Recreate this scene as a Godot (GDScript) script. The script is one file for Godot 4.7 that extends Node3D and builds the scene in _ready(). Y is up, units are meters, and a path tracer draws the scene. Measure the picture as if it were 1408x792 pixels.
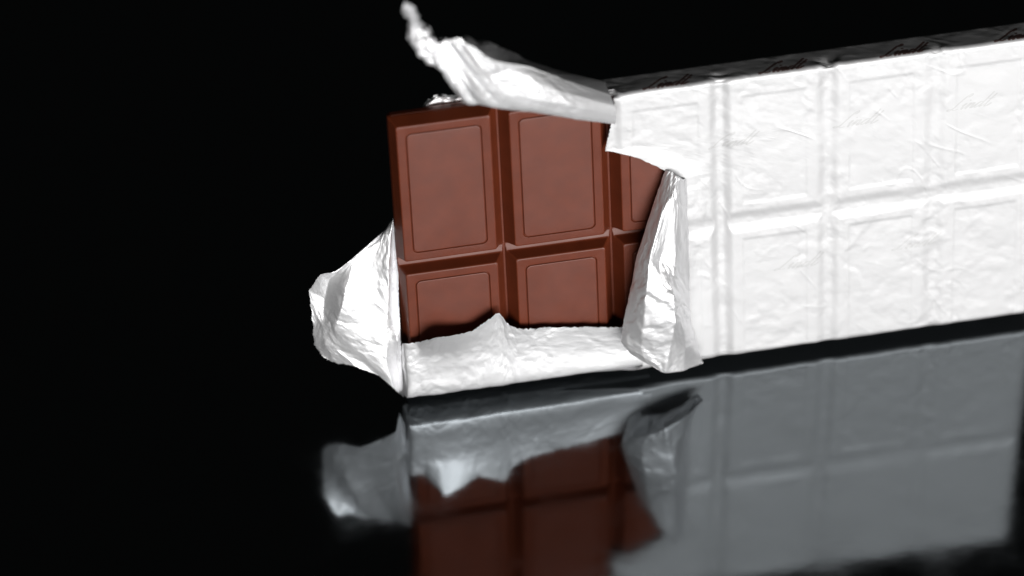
extends Node3D

const LENGTH := 150.6   # the tablet, in millimetres: along, up its face, out of its face
const HEIGHT := 77.5
const DEPTH := 7.4
const PITCH := 25.0
const MIDDLE := 74.4
const GROOVE := 36.6
const VALLEY := 38.0

const CURLED_FLAP := [
	[Vector3(51.5, 70.2, 5.0), Vector3(50.6, 71.2, 9.6), Vector3(50.7, 74.0, 10.6), Vector3(50.4, 76.9, 10.8), Vector3(50.0, 78.5, 9.5), Vector3(49.7, 79.2, 8.8), Vector3(49.7, 79.2, 4.0), Vector3(50.7, 76.1, 0.0)],
	[Vector3(42.3, 75.0, 9.5), Vector3(41.5, 76.9, 14.2), Vector3(40.9, 81.1, 15.5), Vector3(40.1, 84.5, 15.2), Vector3(39.1, 87.2, 14.0), Vector3(39.0, 87.5, 13.0), Vector3(39.9, 85.3, 7.0), Vector3(41.8, 81.0, 2.0)],
	[Vector3(34.3, 79.2, 11.5), Vector3(32.9, 81.8, 17.2), Vector3(32.3, 86.4, 18.5), Vector3(31.5, 90.9, 18.5), Vector3(30.9, 94.2, 17.5), Vector3(30.8, 94.7, 17.0), Vector3(32.1, 90.5, 8.5), Vector3(34.7, 84.9, 4.0)],
	[Vector3(26.1, 83.8, 14.5), Vector3(24.9, 85.6, 19.2), Vector3(24.0, 90.6, 20.5), Vector3(23.2, 95.5, 20.8), Vector3(22.4, 99.7, 21.0), Vector3(22.4, 99.9, 20.5), Vector3(24.3, 98.0, 12.0), Vector3(27.2, 91.8, 6.0)],
	[Vector3(20.7, 87.5, 16.5), Vector3(18.2, 89.3, 21.2), Vector3(16.8, 94.9, 22.5), Vector3(16.1, 99.8, 22.5), Vector3(14.5, 107.0, 22.5), Vector3(14.3, 107.6, 22.2), Vector3(18.8, 101.4, 13.0), Vector3(21.1, 95.3, 7.0)],
	[Vector3(17.0, 90.5, 17.5), Vector3(14.7, 90.6, 21.2), Vector3(13.2, 97.0, 22.5), Vector3(12.1, 101.0, 22.5), Vector3(10.9, 106.3, 22.0), Vector3(10.9, 106.9, 21.5), Vector3(13.0, 103.2, 15.0), Vector3(15.4, 98.1, 10.0)],
	[Vector3(13.6, 95.7, 17.0), Vector3(11.4, 97.6, 20.0), Vector3(10.1, 101.8, 21.5), Vector3(9.4, 104.5, 22.0), Vector3(8.9, 107.1, 21.0), Vector3(8.8, 107.5, 20.5), Vector3(9.7, 105.9, 17.0), Vector3(11.0, 103.3, 14.0)],
	[Vector3(9.3, 102.3, 18.0), Vector3(7.5, 101.6, 20.0), Vector3(6.0, 105.7, 22.0), Vector3(5.5, 108.7, 23.0), Vector3(7.3, 109.6, 22.0), Vector3(7.9, 110.0, 21.5), Vector3(8.7, 109.8, 19.0), Vector3(9.4, 106.9, 17.0)],
	[Vector3(5.8, 108.2, 20.0), Vector3(3.8, 109.0, 21.0), Vector3(4.5, 111.1, 23.0), Vector3(5.4, 111.4, 22.5), Vector3(6.1, 112.1, 23.0), Vector3(6.5, 111.8, 22.5), Vector3(7.8, 110.7, 20.0), Vector3(7.3, 109.2, 19.0)],
	[Vector3(5.0, 113.4, 22.0), Vector3(4.3, 113.5, 22.0), Vector3(4.6, 115.0, 24.0), Vector3(4.9, 115.2, 24.0), Vector3(5.1, 115.6, 24.5), Vector3(5.4, 115.5, 24.0), Vector3(6.1, 114.3, 22.0), Vector3(5.6, 113.6, 22.0)],
	[Vector3(3.9, 116.9, 23.0), Vector3(2.6, 118.2, 24.5), Vector3(2.8, 120.4, 26.0), Vector3(3.4, 121.2, 26.5), Vector3(4.1, 120.1, 25.5), Vector3(4.5, 119.4, 25.0), Vector3(5.0, 117.5, 24.0), Vector3(4.5, 116.6, 23.0)],
]
const FOLDED_FLAP := [
	[Vector3(63.2, 54.4, 7.5), Vector3(62.1, 55.9, 8.0), Vector3(63.3, 55.9, 9.5), Vector3(64.3, 55.5, 10.5), Vector3(65.2, 54.4, 10.0), Vector3(66.9, 52.3, 8.0)],
	[Vector3(59.9, 44.1, 7.0), Vector3(58.4, 46.7, 9.5), Vector3(60.1, 47.4, 12.5), Vector3(62.6, 51.1, 12.5), Vector3(64.3, 47.8, 12.0), Vector3(67.0, 43.9, 8.4)],
	[Vector3(56.5, 32.5, 7.2), Vector3(54.4, 35.6, 11.0), Vector3(56.6, 35.6, 14.5), Vector3(59.9, 34.0, 13.0), Vector3(62.9, 32.4, 13.0), Vector3(67.0, 27.6, 8.6)],
	[Vector3(54.5, 23.8, 7.6), Vector3(52.3, 26.9, 12.0), Vector3(55.3, 28.7, 16.0), Vector3(61.4, 27.2, 17.5), Vector3(64.3, 23.9, 13.0), Vector3(67.0, 17.3, 8.8)],
	[Vector3(52.8, 15.0, 8.0), Vector3(50.4, 18.7, 12.5), Vector3(54.4, 19.8, 16.5), Vector3(61.5, 20.3, 18.0), Vector3(64.1, 17.4, 14.0), Vector3(67.0, 12.2, 9.0)],
	[Vector3(52.2, 9.1, 8.5), Vector3(49.8, 13.0, 13.0), Vector3(53.8, 12.7, 16.0), Vector3(60.4, 12.6, 17.5), Vector3(64.5, 10.0, 15.0), Vector3(68.2, 6.3, 10.0)],
	[Vector3(54.1, 7.0, 9.0), Vector3(51.2, 10.0, 13.5), Vector3(54.8, 7.7, 15.8), Vector3(58.8, 4.9, 17.0), Vector3(63.7, 3.8, 15.5), Vector3(69.0, 2.4, 12.0)],
	[Vector3(55.0, 6.6, 8.0), Vector3(54.6, 7.3, 10.0), Vector3(56.6, 5.9, 11.0), Vector3(59.7, 5.1, 12.0), Vector3(64.4, 4.1, 11.0), Vector3(68.6, 3.2, 9.0)],
]
const LOWER_STRIP := [
	[Vector3(-0.4, 12.2, 3.0), Vector3(-0.5, 17.6, 8.4), Vector3(3.0, 18.1, 9.1), Vector3(6.8, 21.6, 13.0), Vector3(11.1, 20.8, 12.0), Vector3(15.3, 20.1, 10.3), Vector3(18.8, 21.8, 9.9), Vector3(21.9, 23.6, 9.6), Vector3(23.8, 20.3, 9.3), Vector3(26.0, 18.0, 9.1), Vector3(30.2, 17.0, 8.8), Vector3(34.5, 16.6, 8.7), Vector3(41.3, 15.4, 8.7), Vector3(48.2, 14.1, 8.5), Vector3(56.8, 12.9, 8.4)],
	[Vector3(-1.0, 8.5, 3.0), Vector3(-0.2, 12.6, 8.1), Vector3(3.3, 13.1, 8.5), Vector3(7.4, 14.1, 9.2), Vector3(11.6, 14.4, 9.4), Vector3(15.6, 14.3, 9.1), Vector3(19.1, 15.6, 8.9), Vector3(22.1, 16.7, 8.7), Vector3(24.1, 14.9, 8.6), Vector3(26.2, 13.2, 8.4), Vector3(30.5, 12.6, 8.3), Vector3(34.8, 12.2, 8.3), Vector3(41.6, 11.4, 8.2), Vector3(48.5, 10.3, 8.1), Vector3(57.1, 9.2, 8.0)],
	[Vector3(-1.1, 3.8, 3.0), Vector3(0.0, 6.9, 7.9), Vector3(3.4, 7.8, 8.3), Vector3(7.5, 8.3, 8.5), Vector3(11.8, 8.7, 8.6), Vector3(15.7, 8.8, 8.5), Vector3(19.2, 9.4, 8.4), Vector3(22.2, 9.8, 8.3), Vector3(24.2, 9.2, 8.2), Vector3(26.4, 8.5, 8.2), Vector3(30.7, 8.2, 8.1), Vector3(35.0, 7.8, 8.1), Vector3(41.9, 7.4, 8.0), Vector3(48.8, 7.0, 7.9), Vector3(57.4, 6.5, 7.9)],
	[Vector3(-0.8, -0.7, 3.0), Vector3(-0.2, 1.4, 7.6), Vector3(3.5, 1.6, 7.9), Vector3(7.6, 1.5, 8.0), Vector3(11.9, 1.6, 8.0), Vector3(15.8, 1.6, 8.0), Vector3(19.3, 1.5, 7.9), Vector3(22.2, 1.4, 7.9), Vector3(24.3, 1.5, 7.9), Vector3(26.5, 1.5, 7.9), Vector3(30.8, 1.4, 7.9), Vector3(35.1, 1.5, 7.9), Vector3(42.1, 1.4, 7.8), Vector3(49.0, 1.2, 7.7), Vector3(57.7, 1.2, 7.7)],
	[Vector3(0.6, -0.3, 2.0), Vector3(0.6, -0.3, 4.0), Vector3(3.5, -0.3, 4.0), Vector3(7.6, -0.3, 4.0), Vector3(11.9, -0.3, 4.0), Vector3(15.8, -0.3, 4.0), Vector3(19.3, -0.3, 4.0), Vector3(22.2, -0.3, 4.0), Vector3(24.3, -0.3, 4.0), Vector3(26.5, -0.3, 4.0), Vector3(30.8, -0.3, 4.0), Vector3(35.1, -0.3, 4.0), Vector3(42.1, -0.3, 4.0), Vector3(49.0, -0.3, 4.0), Vector3(57.7, -0.3, 4.0)],
	[Vector3(0.6, -0.3, 0.3), Vector3(0.6, -0.3, 0.3), Vector3(3.5, -0.3, 0.3), Vector3(7.6, -0.3, 0.3), Vector3(11.9, -0.3, 0.3), Vector3(15.8, -0.3, 0.3), Vector3(19.3, -0.3, 0.3), Vector3(22.2, -0.3, 0.3), Vector3(24.3, -0.3, 0.3), Vector3(26.5, -0.3, 0.3), Vector3(30.8, -0.3, 0.3), Vector3(35.1, -0.3, 0.3), Vector3(42.1, -0.3, 0.3), Vector3(49.0, -0.3, 0.3), Vector3(57.7, -0.3, 0.3)],
]
const OPENED_END := [
	[Vector3(0.5, 47.7, 0.5), Vector3(0.3, 47.6, 0.5), Vector3(0.2, 47.0, 0.3), Vector3(-0.1, 45.9, -0.5), Vector3(-0.2, 45.0, -1.0), Vector3(-0.6, 44.3, -1.2), Vector3(-0.8, 43.3, -1.5)],
	[Vector3(0.5, 40.4, 2.0), Vector3(0.0, 41.2, 0.0), Vector3(-0.8, 43.6, 1.8), Vector3(-2.1, 43.9, 1.0), Vector3(-3.6, 42.4, 0.0), Vector3(-4.7, 42.5, 1.0), Vector3(-5.8, 41.2, 1.0)],
	[Vector3(0.2, 31.9, 3.0), Vector3(-0.5, 32.4, 0.5), Vector3(-2.0, 36.0, 3.8), Vector3(-5.3, 37.7, 2.0), Vector3(-8.7, 39.5, 2.5), Vector3(-11.4, 38.3, 2.5), Vector3(-13.9, 36.3, 2.5)],
	[Vector3(-0.2, 25.5, 4.0), Vector3(-0.7, 24.5, 2.0), Vector3(-2.7, 26.3, 4.5), Vector3(-8.2, 29.1, 3.6), Vector3(-12.1, 32.3, 4.0), Vector3(-15.6, 33.2, 1.0), Vector3(-17.6, 36.3, 2.5)],
	[Vector3(-0.3, 21.8, 4.6), Vector3(-1.0, 20.2, 3.4), Vector3(-3.4, 21.5, 5.0), Vector3(-9.0, 23.1, 4.4), Vector3(-13.8, 26.3, 4.2), Vector3(-16.9, 27.7, 0.8), Vector3(-20.2, 30.6, 0.5)],
	[Vector3(-0.5, 16.8, 5.0), Vector3(-1.3, 15.6, 4.6), Vector3(-4.0, 16.8, 5.5), Vector3(-9.5, 18.1, 4.8), Vector3(-15.4, 20.6, 3.4), Vector3(-17.8, 22.1, 1.5), Vector3(-20.1, 22.6, 0.5)],
	[Vector3(-0.8, 10.7, 6.0), Vector3(-1.4, 8.9, 3.5), Vector3(-4.4, 11.3, 6.0), Vector3(-9.0, 12.9, 4.8), Vector3(-14.4, 14.2, 3.0), Vector3(-17.8, 15.8, 2.0), Vector3(-19.9, 14.7, 0.0)],
	[Vector3(-1.0, 1.3, 7.0), Vector3(-1.8, 0.4, 4.0), Vector3(-3.2, 4.0, 6.5), Vector3(-6.2, 7.2, 5.4), Vector3(-11.5, 10.2, 4.3), Vector3(-15.6, 10.4, 2.4), Vector3(-18.4, 11.6, 1.0)],
]

var crumple_noise := FastNoiseLite.new()
var warp_noise := FastNoiseLite.new()
var fine_here := 0.0
var fine_noise := FastNoiseLite.new()
var smooth_brown: StandardMaterial3D

func at(u: float, v: float, w: float) -> Vector3:
	return Vector3((u - MIDDLE) * 0.001, v * 0.001, w * 0.001)

# --- meshes -------------------------------------------------------------
func sheet(pts: PackedVector3Array, uvs: PackedVector2Array, nu: int, nv: int, closed := false) -> ArrayMesh:
	var idx := PackedInt32Array()
	var nor := PackedVector3Array()
	nor.resize(pts.size())
	for i in nu - 1:
		for j in nv - 1:
			var a := i * nv + j
			for t in [[a, a + nv, a + 1], [a + 1, a + nv, a + nv + 1]]:
				idx.append(t[0]); idx.append(t[1]); idx.append(t[2])
				var n: Vector3 = (pts[t[2]] - pts[t[0]]).cross(pts[t[1]] - pts[t[0]])
				nor[t[0]] += n; nor[t[1]] += n; nor[t[2]] += n
	if closed:
		for i in nu:
			var s := nor[i * nv] + nor[i * nv + nv - 1]
			nor[i * nv] = s; nor[i * nv + nv - 1] = s
	for k in nor.size():
		nor[k] = nor[k].normalized() if nor[k].length_squared() > 0.0 else Vector3.UP
	var arr := []
	arr.resize(Mesh.ARRAY_MAX)
	arr[Mesh.ARRAY_VERTEX] = pts
	arr[Mesh.ARRAY_NORMAL] = nor
	arr[Mesh.ARRAY_TEX_UV] = uvs
	arr[Mesh.ARRAY_INDEX] = idx
	var m := ArrayMesh.new()
	m.add_surface_from_arrays(Mesh.PRIMITIVE_TRIANGLES, arr)
	return m

func obj(called: String, mesh: Mesh, material: Material, parent: Node3D) -> MeshInstance3D:
	var o := MeshInstance3D.new()
	o.name = called
	o.mesh = mesh
	o.material_override = material
	parent.add_child(o, true)
	return o

func thing(called: String, label: String, category: String) -> Node3D:
	var o := Node3D.new()
	o.name = called
	o.set_meta("label", label)
	o.set_meta("category", category)
	add_child(o, true)
	o.position = Vector3(MIDDLE * 0.001, 0.00242, 0)
	o.rotation.x = -0.09635
	return o

# --- crumpling: facets between random heights on a warped triangle lattice, as in creased foil ---
func rnd(i: int, j: int, k: int) -> float:
	var h := (i * 374761393 + j * 668265263 + k * 2147483647) & 0x7fffffff
	h = ((h ^ (h >> 13)) * 1274126177) & 0x7fffffff
	return float((h ^ (h >> 16)) & 0xffff) / 32767.5 - 1.0

func facets(x: float, y: float, cell: float, k: int) -> float:
	var a := x + warp_noise.get_noise_2d(x * 2.0 + k * 40.0, y * 2.0) * cell * 1.2
	var b := y + warp_noise.get_noise_2d(x * 2.0 - 90.0, y * 2.0 + k * 31.0) * cell * 1.2
	var c := cos(0.7 + k * 1.3)
	var s := sin(0.7 + k * 1.3)
	var p := (c * a - s * b) / cell
	var q := (s * a + c * b) / cell
	p += q * 0.5
	var i := int(floor(p))
	var j := int(floor(q))
	var f := p - i
	var g := q - j
	if f + g < 1.0:
		return rnd(i, j, k) * (1.0 - f - g) + rnd(i + 1, j, k) * f + rnd(i, j + 1, k) * g
	return rnd(i + 1, j + 1, k) * (f + g - 1.0) + rnd(i, j + 1, k) * (1.0 - f) + rnd(i + 1, j, k) * (1.0 - g)

func spline(p0: Vector3, p1: Vector3, p2: Vector3, p3: Vector3, t: float, soft: float) -> Vector3:
	return p1.lerp(p2, t).lerp(p1.cubic_interpolate(p2, p0, p3, t), soft)

func grid_point(g: Array, a: float, b: float, soft: float) -> Vector3:
	var n := g.size()
	var m: int = g[0].size()
	var i := clampi(int(floor(a)), 0, n - 2)
	var j := clampi(int(floor(b)), 0, m - 2)
	var r := []
	for k in range(-1, 3):
		var row: Array = g[clampi(i + k, 0, n - 1)]
		r.append(spline(row[maxi(j - 1, 0)], row[j], row[j + 1], row[mini(j + 2, m - 1)], b - j, soft))
	return spline(r[0], r[1], r[2], r[3], a - i, soft)

# A torn piece of foil through a grid of points; crumpled by facets along its normals, its free borders frayed
func foil_piece(g: Array, nu: int, nv: int, soft: float, coarse: float, fine: float, k: int, pinned := "", fray := 0.25) -> ArrayMesh:
	var pts := PackedVector3Array()
	var uvs := PackedVector2Array()
	var n := g.size() - 1
	var m: int = g[0].size() - 1
	var width := 0.0
	var height := 0.0
	for i in n:
		height += (g[i + 1][m / 2] - g[i][m / 2]).length()
	for j in m:
		width += (g[n / 2][j + 1] - g[n / 2][j]).length()
	for i in nu:
		for j in nv:
			var s := float(i) / (nu - 1)
			var t := float(j) / (nv - 1)
			var a := s * n
			var b := t * m
			var e := 0.02
			var p := grid_point(g, a, b, soft)
			var da := (grid_point(g, minf(a + e, n), b, soft) - grid_point(g, maxf(a - e, 0), b, soft)).normalized()
			var db := (grid_point(g, a, minf(b + e, m), soft) - grid_point(g, a, maxf(b - e, 0), soft)).normalized()
			var nrm := db.cross(da).normalized()
			var x := s * height
			var y := t * width
			var calm := 0.35 + 1.3 * smoothstep(-0.1, 0.3, warp_noise.get_noise_2d(x * 2.2 + k * 70.0, y * 2.2))
			fine_here = fine * calm
			var h := coarse * (facets(x, y, 7.0, k) + 0.55 * facets(x, y, 3.1, k + 1)) + fine_here * (facets(x, y, 1.5, k + 2) + 0.6 * facets(x, y, 0.8, k + 3))
			if k == 31:   # the curled flap: gathered into pleats, its twisted tip crushed small
				var run := (x * 0.75 - y * 0.55) / 5.2
				h += 0.55 * (absf(fposmod(run, 1.0) - 0.5) * 4.0 - 1.0) * smoothstep(0.28, 0.4, s) * (1.0 - smoothstep(0.55, 0.66, s)) * smoothstep(0.08, 0.3, t)
				h += smoothstep(0.5, 0.65, s) * (0.5 * facets(x, y, 2.2, 33) + 0.3 * facets(x, y, 1.1, 34))
			var hold := 1.0
			if pinned.contains("t"): hold *= smoothstep(0.0, 0.12, s)
			if pinned.contains("b"): hold *= smoothstep(0.0, 0.12, 1.0 - s)
			if pinned.contains("l"): hold *= smoothstep(0.0, 0.12, t)
			if pinned.contains("r"): hold *= smoothstep(0.0, 0.12, 1.0 - t)
			p += nrm * h * hold
			var f1 := fine_noise.get_noise_2d(x * 60.0 + k * 99.0, y * 60.0)
			var rim := minf(minf(s, 1.0 - s) * height, minf(t, 1.0 - t) * width)
			p += (da * f1 + db * fine_noise.get_noise_2d(x * 60.0, y * 60.0 + k * 77.0)) * fray * (1.0 - smoothstep(0.0, 1.2, rim)) + (da * facets(x, y, 1.1, k + 8) + db * facets(x, y, 1.1, k + 9)) * fray * 0.6 * (1.0 - smoothstep(0.0, 0.8, rim))
			pts.append(at(p.x, p.y, p.z))
			uvs.append(Vector2(x, y) / 40.0)
	return sheet(pts, uvs, nu, nv)

# --- the wrapped part: a tube of foil that shows the squares beneath -----
func groove_relief(u: float, v: float) -> float:
	var c := roundf(u / PITCH) * PITCH
	var du := absf(u - c)
	var dv := absf(v - GROOVE - 1.5)
	var sag := 0.25 * warp_noise.get_noise_2d(u * 3.0, v * 3.0)
	var w := 0.0
	var wide := 2.9 + sag
	var cut := 1.0 - smoothstep(0.3, wide, du)
	var cut2 := 1.0 - smoothstep(0.5, 3.3 + sag, dv)
	var fade := 0.75 + 0.35 * warp_noise.get_noise_2d(u * 1.2 + 300.0, v * 1.2)
	var each: float = [1.0, 1.0, 1.0, 1.15, 0.75, 0.5, 0.5][clampi(int(c / PITCH + 0.5), 0, 6)]
	w -= 0.8 * fade * maxf(cut * each, cut2 * 0.6)
	# the edge of each square's own panel presses through a little
	var ring := minf(du, minf(dv, HEIGHT - v))
	w -= 0.14 * fade * smoothstep(4.7, 5.4, ring) * (1.0 - 0.5 * smoothstep(6.0, 11.0, ring))
	return w

func front_start(v: float) -> float:   # where the torn border of the front begins
	var k := [[-2.0, 55.0], [10.0, 57.0], [30.0, 64.0], [51.0, 64.8], [53.0, 65.5], [55.5, 62.1], [58.0, 58.8], [60.0, 56.0], [61.1, 54.2], [62.0, 51.5], [63.0, 48.6], [65.5, 49.0], [70.0, 50.2], [76.0, 51.0], [79.0, 51.0]]
	for i in k.size() - 1:
		if v <= k[i + 1][0]:
			return lerpf(k[i][1], k[i + 1][1], clampf((v - k[i][0]) / (k[i + 1][0] - k[i][0]), 0, 1))
	return 51.0

func make_sleeve() -> ArrayMesh:
	var ring := []   # the outline of the section: position, outward normal, distance round it, which face
	var r := 0.9
	var w0 := 0.0
	var w1 := DEPTH
	var corners := [[0.0, w1], [HEIGHT, w1], [HEIGHT, w0], [0.0, w0]]
	var way := 0.0
	for f in 4:
		var a := Vector2(corners[f][0], corners[f][1])
		var b := Vector2(corners[(f + 1) % 4][0], corners[(f + 1) % 4][1])
		var dir := (b - a).normalized()
		var nrm := Vector2(-dir.y, dir.x)
		var long := (b - a).length() - 2 * r
		var n := int([190, 16, 40, 10][f])
		for i in n + 1:
			var q := a + dir * (r + long * i / n)
			ring.append([q, nrm, way + long * i / n, f])
		way += long
		var nrm2 := nrm.rotated(-PI / 2)
		var ctr := b - dir * r - nrm * r
		for i in range(1, 6):
			var d := nrm.rotated(-PI / 2 * i / 6.0)
			ring.append([ctr + d * r, d, way + r * PI / 2 * i / 6.0, f])
		way += r * PI / 2
	ring.append([ring[0][0], ring[0][1], way, 3])
	var nv := ring.size()
	var nu := 300
	var pts := PackedVector3Array()
	var uvs := PackedVector2Array()
	for i in nu:
		var t := float(i) / (nu - 1)
		for j in nv:
			var q: Vector2 = ring[j][0]
			var nrm: Vector2 = ring[j][1]
			var along: float = ring[j][2]
			var front := clampf(nrm.y, 0, 1)
			var top := clampf(nrm.x, 0, 1)
			var start := front_start(q.x)
			if ring[j][3] == 1 and q.y < w1 - r: start = lerpf(30.0, 51.0, smoothstep(2.0, w1 - r, q.y))
			if ring[j][3] == 2: start = lerpf(16.0, 1.0, smoothstep(HEIGHT, HEIGHT - 20.0, q.x))
			if ring[j][3] == 3: start = lerpf(1.0, 55.0, clampf(q.y / w1, 0, 1))
			if ring[j][3] == 2 and q.x < r: start = 1.0
			start += 0.35 * fine_noise.get_noise_2d(q.x * 40.0, q.y * 40.0) + 0.2 * fine_noise.get_noise_2d(q.x * 130.0, q.y * 130.0 + 50.0)
			var u := lerpf(start, LENGTH, t)
			var h := 0.0
			if front > 0.0:
				var calm := smoothstep(-0.15, 0.35, warp_noise.get_noise_2d(u * 1.6 + 500.0, along * 1.6))
				h += groove_relief(u, q.x) * front * (1.0 if q.x < HEIGHT - 2.0 else 0.9)
				h += front * (0.11 * facets(u, along, 11.0, 5) + calm * (1.0 - 0.6 * (1.0 - smoothstep(2.0, 5.0, absf(u - roundf(u / PITCH) * PITCH)))) * (0.035 * facets(u, along, 3.8, 6) + 0.007 * facets(u, along, 1.5, 7)))
				var line := absf(crumple_noise.get_noise_2d(u * 1.5 + along * 0.9 + 900.0, along * 0.8 - u * 0.35))
				h += front * 0.07 * smoothstep(0.1, 0.5, crumple_noise.get_noise_2d(u * 0.9, along * 0.9 - 300.0)) * maxf(0.0, 1.0 - line / 0.06)
			if top > 0.0 and q.y > 0.0:
				var du := absf(u - roundf(u / PITCH) * PITCH)
				var notch := (1.0 - smoothstep(0.3, 2.2, du)) * smoothstep(w1 - 4.0, w1, q.y)
				h -= top * 0.9 * notch * (0.6 + 0.4 * rnd(int(roundf(u / PITCH)), 3, 1))
				h += top * (0.10 * facets(u, along, 6.0, 8) + 0.05 * facets(u, along, 2.2, 9)) * (1.0 + 5.0 * (1.0 - smoothstep(1.0, 3.5, du)) * smoothstep(w1 - 5.0, w1 - 1.0, q.y))
			# bulge of the loose border and rounding of the far end
			h += front * 0.5 * (1.0 - smoothstep(0.0, 9.0, u - start))
			var shrink := smoothstep(LENGTH - 2.2, LENGTH, u)
			q = q + nrm * (h + 0.15)
			var mid := Vector2(HEIGHT / 2, DEPTH / 2)
			if shrink > 0.0:
				q = q - nrm * 1.4 * shrink * shrink
			pts.append(at(u, q.x, q.y))
			uvs.append(Vector2(u / 152.0, along / way))
	return sheet(pts, uvs, nu, nv, true)

# --- the chocolate ------------------------------------------------------
func rounded_ring(u0: float, u1: float, v0: float, v1: float, r: float, w: float) -> PackedVector3Array:
	var out := PackedVector3Array()
	var c := [[u1 - r, v1 - r, 0.0], [u0 + r, v1 - r, PI / 2], [u0 + r, v0 + r, PI], [u1 - r, v0 + r, PI * 1.5]]
	for k in 4:
		for i in 9:
			var a: float = c[k][2] + PI / 2 * i / 8.0
			out.append(Vector3(c[k][0] + r * cos(a), c[k][1] + r * sin(a), w))
	out.append(out[0])
	return out

func rings_mesh(rings: Array, cap: bool) -> ArrayMesh:
	var nv: int = rings[0].size()
	var pts := PackedVector3Array()
	var uvs := PackedVector2Array()
	var all := rings.duplicate()
	if cap:
		var c := Vector3.ZERO
		for p in rings[-1]: c += p
		c /= nv
		for f in [0.4, 0.8, 1.0]:
			var rr := PackedVector3Array()
			for p in rings[-1]: rr.append(p.lerp(c, f))
			all.append(rr)
	for rr in all:
		for p in rr:
			pts.append(at(p.x, p.y, p.z))
			uvs.append(Vector2(p.x, p.y) / 60.0)
	return sheet(pts, uvs, all.size(), nv, true)

func make_square(col: int, row: int, parent: Node3D, m: Material) -> void:
	var ul := col * PITCH + (0.26 if col == 0 else 0.2)
	var ur := (col + 1) * PITCH - 0.2
	var vl: float = [0.7, VALLEY - 0.02][row]
	var vh: float = [VALLEY + 0.02, 76.93][row]
	var base := 2.7
	var top := 6.4
	# each side: a gentle foot, then a steep wall (left, right, low, high)
	var foot := [0.1 if col == 0 else 0.3, 0.3, 0.3 if row == 1 else 0.1, 1.9 if row == 0 else 0.1]
	var wall := [1.1 if col == 0 else 1.5, 1.5, 0.75, 0.6 if row == 0 else 0.75]
	var rings := []
	# share of foot, share of wall, more inwards, height, corner radius
	for q in [[0.0, 0.0, 0.0, base - 0.5, 0.2], [0.0, 0.0, 0.0, base, 0.2], [0.3, 0.0, 0.0, base + 0.1, 0.25], [0.6, 0.0, 0.0, base + 0.27, 0.3], [0.9, 0.0, 0.0, base + 0.5, 0.35], [1.0, 0.05, 0.0, base + 0.62, 0.4], [1.0, 0.2, 0.0, base + 1.05, 0.45],
			[1.0, 1.0, 0.0, top - 0.36, 0.6], [1.0, 1.0, 0.04, top - 0.2, 0.65], [1.0, 1.0, 0.14, top - 0.07, 0.7], [1.0, 1.0, 0.3, top, 0.8]]:
		rings.append(rounded_ring(ul + foot[0] * q[0] + wall[0] * q[1] + q[2], ur - foot[1] * q[0] - wall[1] * q[1] - q[2], vl + foot[2] * q[0] + wall[2] * q[1] + q[2], vh - foot[3] * q[0] - wall[3] * q[1] - q[2], q[4], q[3]))
	var x0: float = ul + foot[0] + wall[0] + 0.3
	var x1: float = ur - foot[1] - wall[1] - 0.3
	var y0: float = vl + foot[2] + wall[2] + 0.3
	var y1: float = vh - foot[3] - wall[3] - 0.3
	for q in [[0.15, top + 0.01], [1.75, top], [1.83, top - 0.05], [1.88, top - 0.3], [1.98, top - 0.36]]:
		rings.append(rounded_ring(x0 + q[0], x1 - q[0], y0 + q[0], y1 - q[0], 1.3, q[1]))
	var sq := obj("chocolate_square", rings_mesh(rings, false), m, parent)
	var inner := []
	for q in [[1.98, top - 0.36], [2.08, top - 0.34], [2.12, top - 0.06], [2.18, top - 0.01], [2.3, top], [4.5, top + 0.03]]:
		inner.append(rounded_ring(x0 + q[0], x1 - q[0], y0 + q[0], y1 - q[0], 1.15, q[1]))
	obj("square_panel", rings_mesh(inner, true), smooth_brown, sq)

func make_slab() -> ArrayMesh:
	var rings := []
	for q in [[3.0, 0.62], [0.8, 0.6], [0.35, 0.7], [0.1, 0.95], [0.0, 1.35], [0.04, 2.56], [0.04, 2.62], [0.08, 2.64], [0.9, 2.68]]:
		rings.append(rounded_ring(0.2 + q[0], LENGTH - 0.8 - q[0], 0.6 + q[0], 77.0 - q[0], 0.9, q[1]))
	return rings_mesh(rings, true)

# --- print on the foil: a word in slanting script --------------------------
func word_strokes() -> Array:   # x to the right, y up; small letters are one unit high
	var l := [Vector2(0.9, 2.2), Vector2(1.15, 2.55), Vector2(0.95, 2.75), Vector2(0.6, 2.3), Vector2(0.35, 1.2), Vector2(0.1, 0.2), Vector2(-0.3, 0.0), Vector2(-0.45, 0.2), Vector2(-0.1, 0.3), Vector2(0.5, 0.02), Vector2(1.0, 0.1)]
	var i := [Vector2(1.25, 0.6), Vector2(1.5, 1.0), Vector2(1.42, 0.3), Vector2(1.55, 0.02), Vector2(1.95, 0.5)]
	var dot := [Vector2(1.62, 1.5), Vector2(1.66, 1.55)]
	var n := [Vector2(1.95, 0.5), Vector2(2.12, 1.0), Vector2(2.05, 0.0), Vector2(2.3, 0.8), Vector2(2.6, 1.0), Vector2(2.65, 0.6), Vector2(2.62, 0.1), Vector2(2.85, 0.1), Vector2(3.1, 0.6)]
	var d := [Vector2(3.8, 0.9), Vector2(3.4, 1.0), Vector2(3.15, 0.5), Vector2(3.25, 0.05), Vector2(3.6, 0.2), Vector2(3.9, 1.2), Vector2(3.95, 2.6), Vector2(3.85, 0.8), Vector2(3.88, 0.05), Vector2(4.3, 0.5)]
	var t := [Vector2(4.65, 2.2), Vector2(4.5, 0.8), Vector2(4.55, 0.05), Vector2(4.9, 0.1), Vector2(5.2, 0.5)]
	var bar := [Vector2(4.2, 1.35), Vector2(5.0, 1.45)]
	return [l, i, dot, n, d, t, bar]

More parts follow.
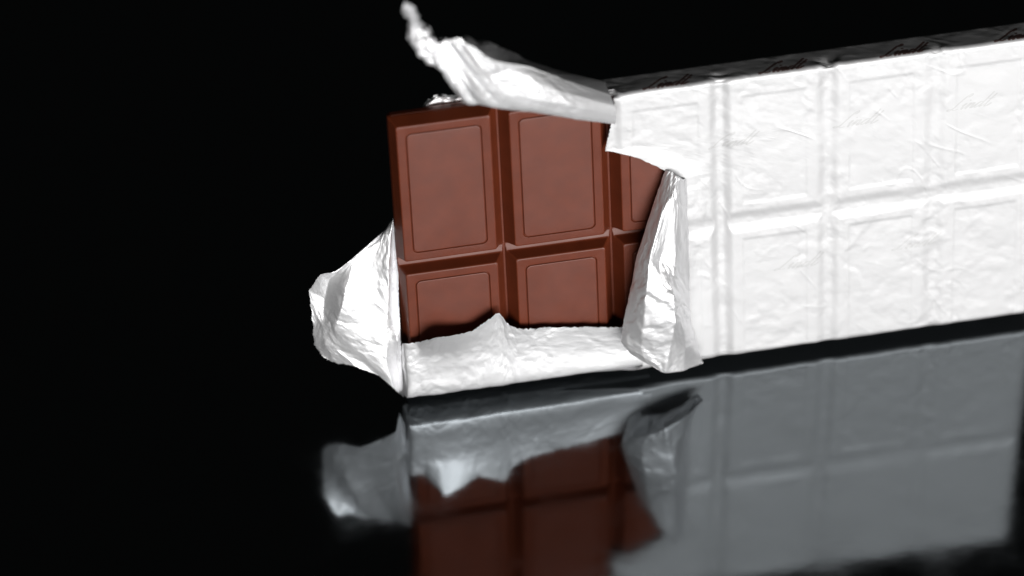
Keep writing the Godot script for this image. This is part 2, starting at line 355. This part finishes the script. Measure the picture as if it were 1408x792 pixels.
func write_word(im: Image, x: float, y: float, unit: float, pen: float, ink: Color) -> void:   # at x, y in mm on the unrolled foil
	var sx := im.get_width() / 152.0
	var sy := im.get_height() / PERIMETER
	for st in word_strokes():
		for k in st.size() - 1:
			var p0: Vector2 = st[maxi(k - 1, 0)]
			var p3: Vector2 = st[mini(k + 2, st.size() - 1)]
			for q in 24:
				var p: Vector2 = st[k].cubic_interpolate(st[k + 1], p0, p3, q / 24.0)
				var heavy := pen * (1.0 if absf(st[k + 1].x - st[k].x) > 0.3 else 1.5)
				var cx := (x + p.x * unit + p.y * unit * 0.75) * sx
				var cy := (y + p.y * unit * 0.8) * sy
				im.fill_rect(Rect2i(int(cx - heavy * sx * 0.5), int(cy - heavy * sy * 0.5), maxi(1, int(heavy * sx)), maxi(1, int(heavy * sy))), ink)

const PERIMETER := 168.0

func foil_material() -> StandardMaterial3D:
	var m := StandardMaterial3D.new()
	m.albedo_color = Color(0.94, 0.94, 0.945)
	m.metallic = 0.82
	m.roughness = FOIL_ROUGH
	m.cull_mode = BaseMaterial3D.CULL_DISABLED
	return m

const FOIL_ROUGH := 0.56

func _ready() -> void:
	# camera
	var cam := Camera3D.new()
	cam.name = "camera"
	cam.transform = Transform3D(Basis(Vector3(0.983196, -0.024796, 0.180862), Vector3(0.138604, 0.746160, -0.651179), Vector3(-0.118805, 0.665305, 0.737058)), Vector3(-0.092356, 0.692506, 0.737010))
	cam.near = 0.05
	cam.far = 20.0
	var lens := CameraAttributesPhysical.new()
	lens.frustum_focal_length = 180.0
	lens.frustum_near = 0.05
	lens.frustum_far = 20.0
	lens.exposure_aperture = 8.2
	lens.frustum_focus_distance = 0.988
	cam.attributes = lens
	add_child(cam)
	cam.fov = 7.60724
	cam.current = true
	# surroundings: a dark studio
	var env := Environment.new()
	env.background_mode = Environment.BG_COLOR
	env.background_color = Color(0.078, 0.08, 0.078)
	env.tonemap_mode = Environment.TONE_MAPPER_LINEAR
	env.tonemap_exposure = 1.0
	env.sdfgi_enabled = true
	env.ssao_enabled = true
	env.ssil_enabled = true
	var we := WorldEnvironment.new()
	we.name = "environment"
	we.environment = env
	add_child(we)
	# one large soft light, low in front and to the right
	var key := AreaLight3D.new()
	key.name = "softbox_light"
	key.area_size = Vector2(1.3, 0.37)
	key.light_energy = 2.75
	key.light_color = Color(1.0, 0.995, 0.99)
	key.area_range = 8.0
	key.shadow_enabled = true
	add_child(key)
	var az := deg_to_rad(9.0)
	var el := deg_to_rad(8.2)
	var mid := Vector3(0.07, 0.04, 0.0)
	key.position = mid + Vector3(sin(az) * cos(el), sin(el), cos(az) * cos(el)) * 1.3
	key.look_at_from_position(key.position, mid)

	warp_noise.seed = 11
	warp_noise.frequency = 0.05
	fine_noise.seed = 5
	fine_noise.frequency = 0.02
	crumple_noise.seed = 21
	crumple_noise.frequency = 0.05
	crumple_noise.fractal_type = FastNoiseLite.FRACTAL_NONE

	# the black glass table top
	var black := StandardMaterial3D.new()
	black.albedo_color = Color(0.455, 0.475, 0.487)
	black.metallic = 1.0
	black.roughness = 0.06
	black.metallic_specular = 0.5
	var wipe := FastNoiseLite.new()
	wipe.seed = 17
	wipe.frequency = 0.008
	wipe.fractal_octaves = 5
	var smears := NoiseTexture2D.new()
	smears.width = 1024
	smears.height = 1024
	smears.seamless = true
	smears.noise = wipe
	var dull := Gradient.new()
	dull.colors = PackedColorArray([Color(0.05, 0.05, 0.05), Color(0.085, 0.085, 0.085), Color(0.15, 0.15, 0.15)])
	dull.offsets = PackedFloat32Array([0.0, 0.5, 1.0])
	smears.color_ramp = dull
	black.roughness = 1.0
	black.roughness_texture = smears
	var ripple := FastNoiseLite.new()
	ripple.seed = 41
	ripple.frequency = 0.012
	ripple.fractal_octaves = 3
	var waves := NoiseTexture2D.new()
	waves.width = 1024
	waves.height = 1024
	waves.seamless = true
	waves.noise = ripple
	waves.as_normal_map = true
	waves.bump_strength = 4.0
	black.normal_enabled = true
	black.normal_texture = waves
	black.normal_scale = 0.012
	black.uv1_triplanar = true
	black.uv1_scale = Vector3(5, 5, 9)
	var bm := BoxMesh.new()
	bm.size = Vector3(2.6, 0.02, 1.8)
	var table := obj("table_top", bm, black, self)
	table.position = Vector3(0.05, -0.01, -0.1)
	table.set_meta("kind", "structure")
	table.set_meta("label", "polished black table top that mirrors the chocolate bar")

	# the chocolate
	var grain := FastNoiseLite.new()
	grain.seed = 3
	grain.frequency = 0.02
	var bloom := NoiseTexture2D.new()
	bloom.width = 512
	bloom.height = 512
	bloom.seamless = true
	bloom.noise = grain
	var ramp := Gradient.new()
	ramp.colors = PackedColorArray([Color(0.90, 0.90, 0.90), Color(1, 1, 1)])
	bloom.color_ramp = ramp
	var brown := StandardMaterial3D.new()
	brown.albedo_color = Color(0.388, 0.163, 0.075)
	brown.albedo_texture = bloom
	brown.roughness = 0.46
	brown.metallic_specular = 0.45
	brown.cull_mode = BaseMaterial3D.CULL_DISABLED
	var skin := FastNoiseLite.new()
	skin.seed = 29
	skin.frequency = 0.03
	skin.fractal_octaves = 4
	var dimples := NoiseTexture2D.new()
	dimples.width = 1024
	dimples.height = 1024
	dimples.seamless = true
	dimples.noise = skin
	dimples.as_normal_map = true
	dimples.bump_strength = 2.0
	brown.normal_enabled = true
	brown.normal_texture = dimples
	brown.normal_scale = 0.035
	var sheen := NoiseTexture2D.new()
	sheen.width = 512
	sheen.height = 512
	sheen.seamless = true
	sheen.noise = wipe
	var gloss := Gradient.new()
	gloss.colors = PackedColorArray([Color(0.43, 0.43, 0.43), Color(0.50, 0.50, 0.50)])
	sheen.color_ramp = gloss
	brown.roughness = 1.0
	brown.roughness_texture = sheen
	smooth_brown = brown.duplicate()   # the panels left the mould glossier than the rims
	smooth_brown.metallic_specular = 0.55
	var bar := thing("chocolate_bar", "bare brown milk chocolate squares showing where the silver foil is torn open", "chocolate")
	obj("slab", make_slab(), brown, bar)
	for row in 2:
		for col in 3:
			make_square(col, row, bar, brown)

	# the foil
	var foil := foil_material()
	var fine := FastNoiseLite.new()
	fine.seed = 8
	fine.frequency = 0.012
	fine.fractal_type = FastNoiseLite.FRACTAL_RIDGED
	fine.fractal_octaves = 4
	var relief := NoiseTexture2D.new()
	relief.width = 1024
	relief.height = 1024
	relief.seamless = true
	relief.noise = fine
	relief.as_normal_map = true
	relief.bump_strength = 3.0
	foil.roughness = 0.5
	foil.normal_enabled = true
	foil.normal_texture = relief
	foil.normal_scale = 0.12
	var wrap := thing("foil_wrapper", "crinkled silver foil wrapper torn back around the chocolate bar", "wrapper")
	var printed := foil_material()
	var ink := Image.create(2048, 2048, false, Image.FORMAT_RGB8)
	ink.fill(Color(0.94, 0.94, 0.945))
	for u in [58.5, 85.0, 113.0, 139.5]:
		write_word(ink, u, HEIGHT - 0.7, 1.75, 0.30, Color(0.56, 0.44, 0.42))
	for q in [[73.0, 58.5], [102.0, 59.5], [128.5, 60.0], [88.0, 22.0], [116.0, 23.0]]:
		write_word(ink, q[0], q[1], 1.75, 0.2, Color(0.885, 0.885, 0.885))
	printed.albedo_color = Color(0.87, 0.87, 0.87)
	printed.roughness = 0.6
	printed.metallic = 0.62
	printed.albedo_texture = ImageTexture.create_from_image(ink)
	var height := fine.get_image(2048, 2048)
	height.convert(Image.FORMAT_RGB8)
	height.bump_map_to_normal_map(2.0)
	printed.normal_enabled = true
	printed.normal_texture = ImageTexture.create_from_image(height)
	printed.normal_scale = 0.05
	obj("sleeve", make_sleeve(), printed, wrap)
	obj("curled_flap", foil_piece(CURLED_FLAP, 260, 120, 0.6, 0.17, 0.016, 31, "t"), foil, wrap)
	obj("folded_flap", foil_piece(FOLDED_FLAP, 200, 110, 0.35, 0.22, 0.014, 41), foil, wrap)
	obj("lower_strip", foil_piece(LOWER_STRIP, 110, 260, 0.6, 0.11, 0.010, 51, "b", 0.4), foil, wrap)
	obj("opened_end", foil_piece(OPENED_END, 180, 140, 0.2, 0.2, 0.014, 61, "l"), foil, wrap)
	# a crinkled scrap of the back sheet that peeps over the top edge
	var scrap := []
	for k in 9:
		var u := 8.5 + k * 1.5
		var top: float = [76.6, 78.0, 79.0, 79.2, 78.4, 78.1, 78.6, 78.4, 77.0][k]
		scrap.append([Vector3(u, top - 4.0, 0.2), Vector3(u, top - 1.2, 0.0), Vector3(u + 0.3, top - 0.3, 0.5 + 0.6 * (k % 2)), Vector3(u + 0.2, top, -0.3)])
	obj("back_edge", foil_piece(scrap, 90, 40, 0.15, 0.35, 0.2, 71), foil, wrap)
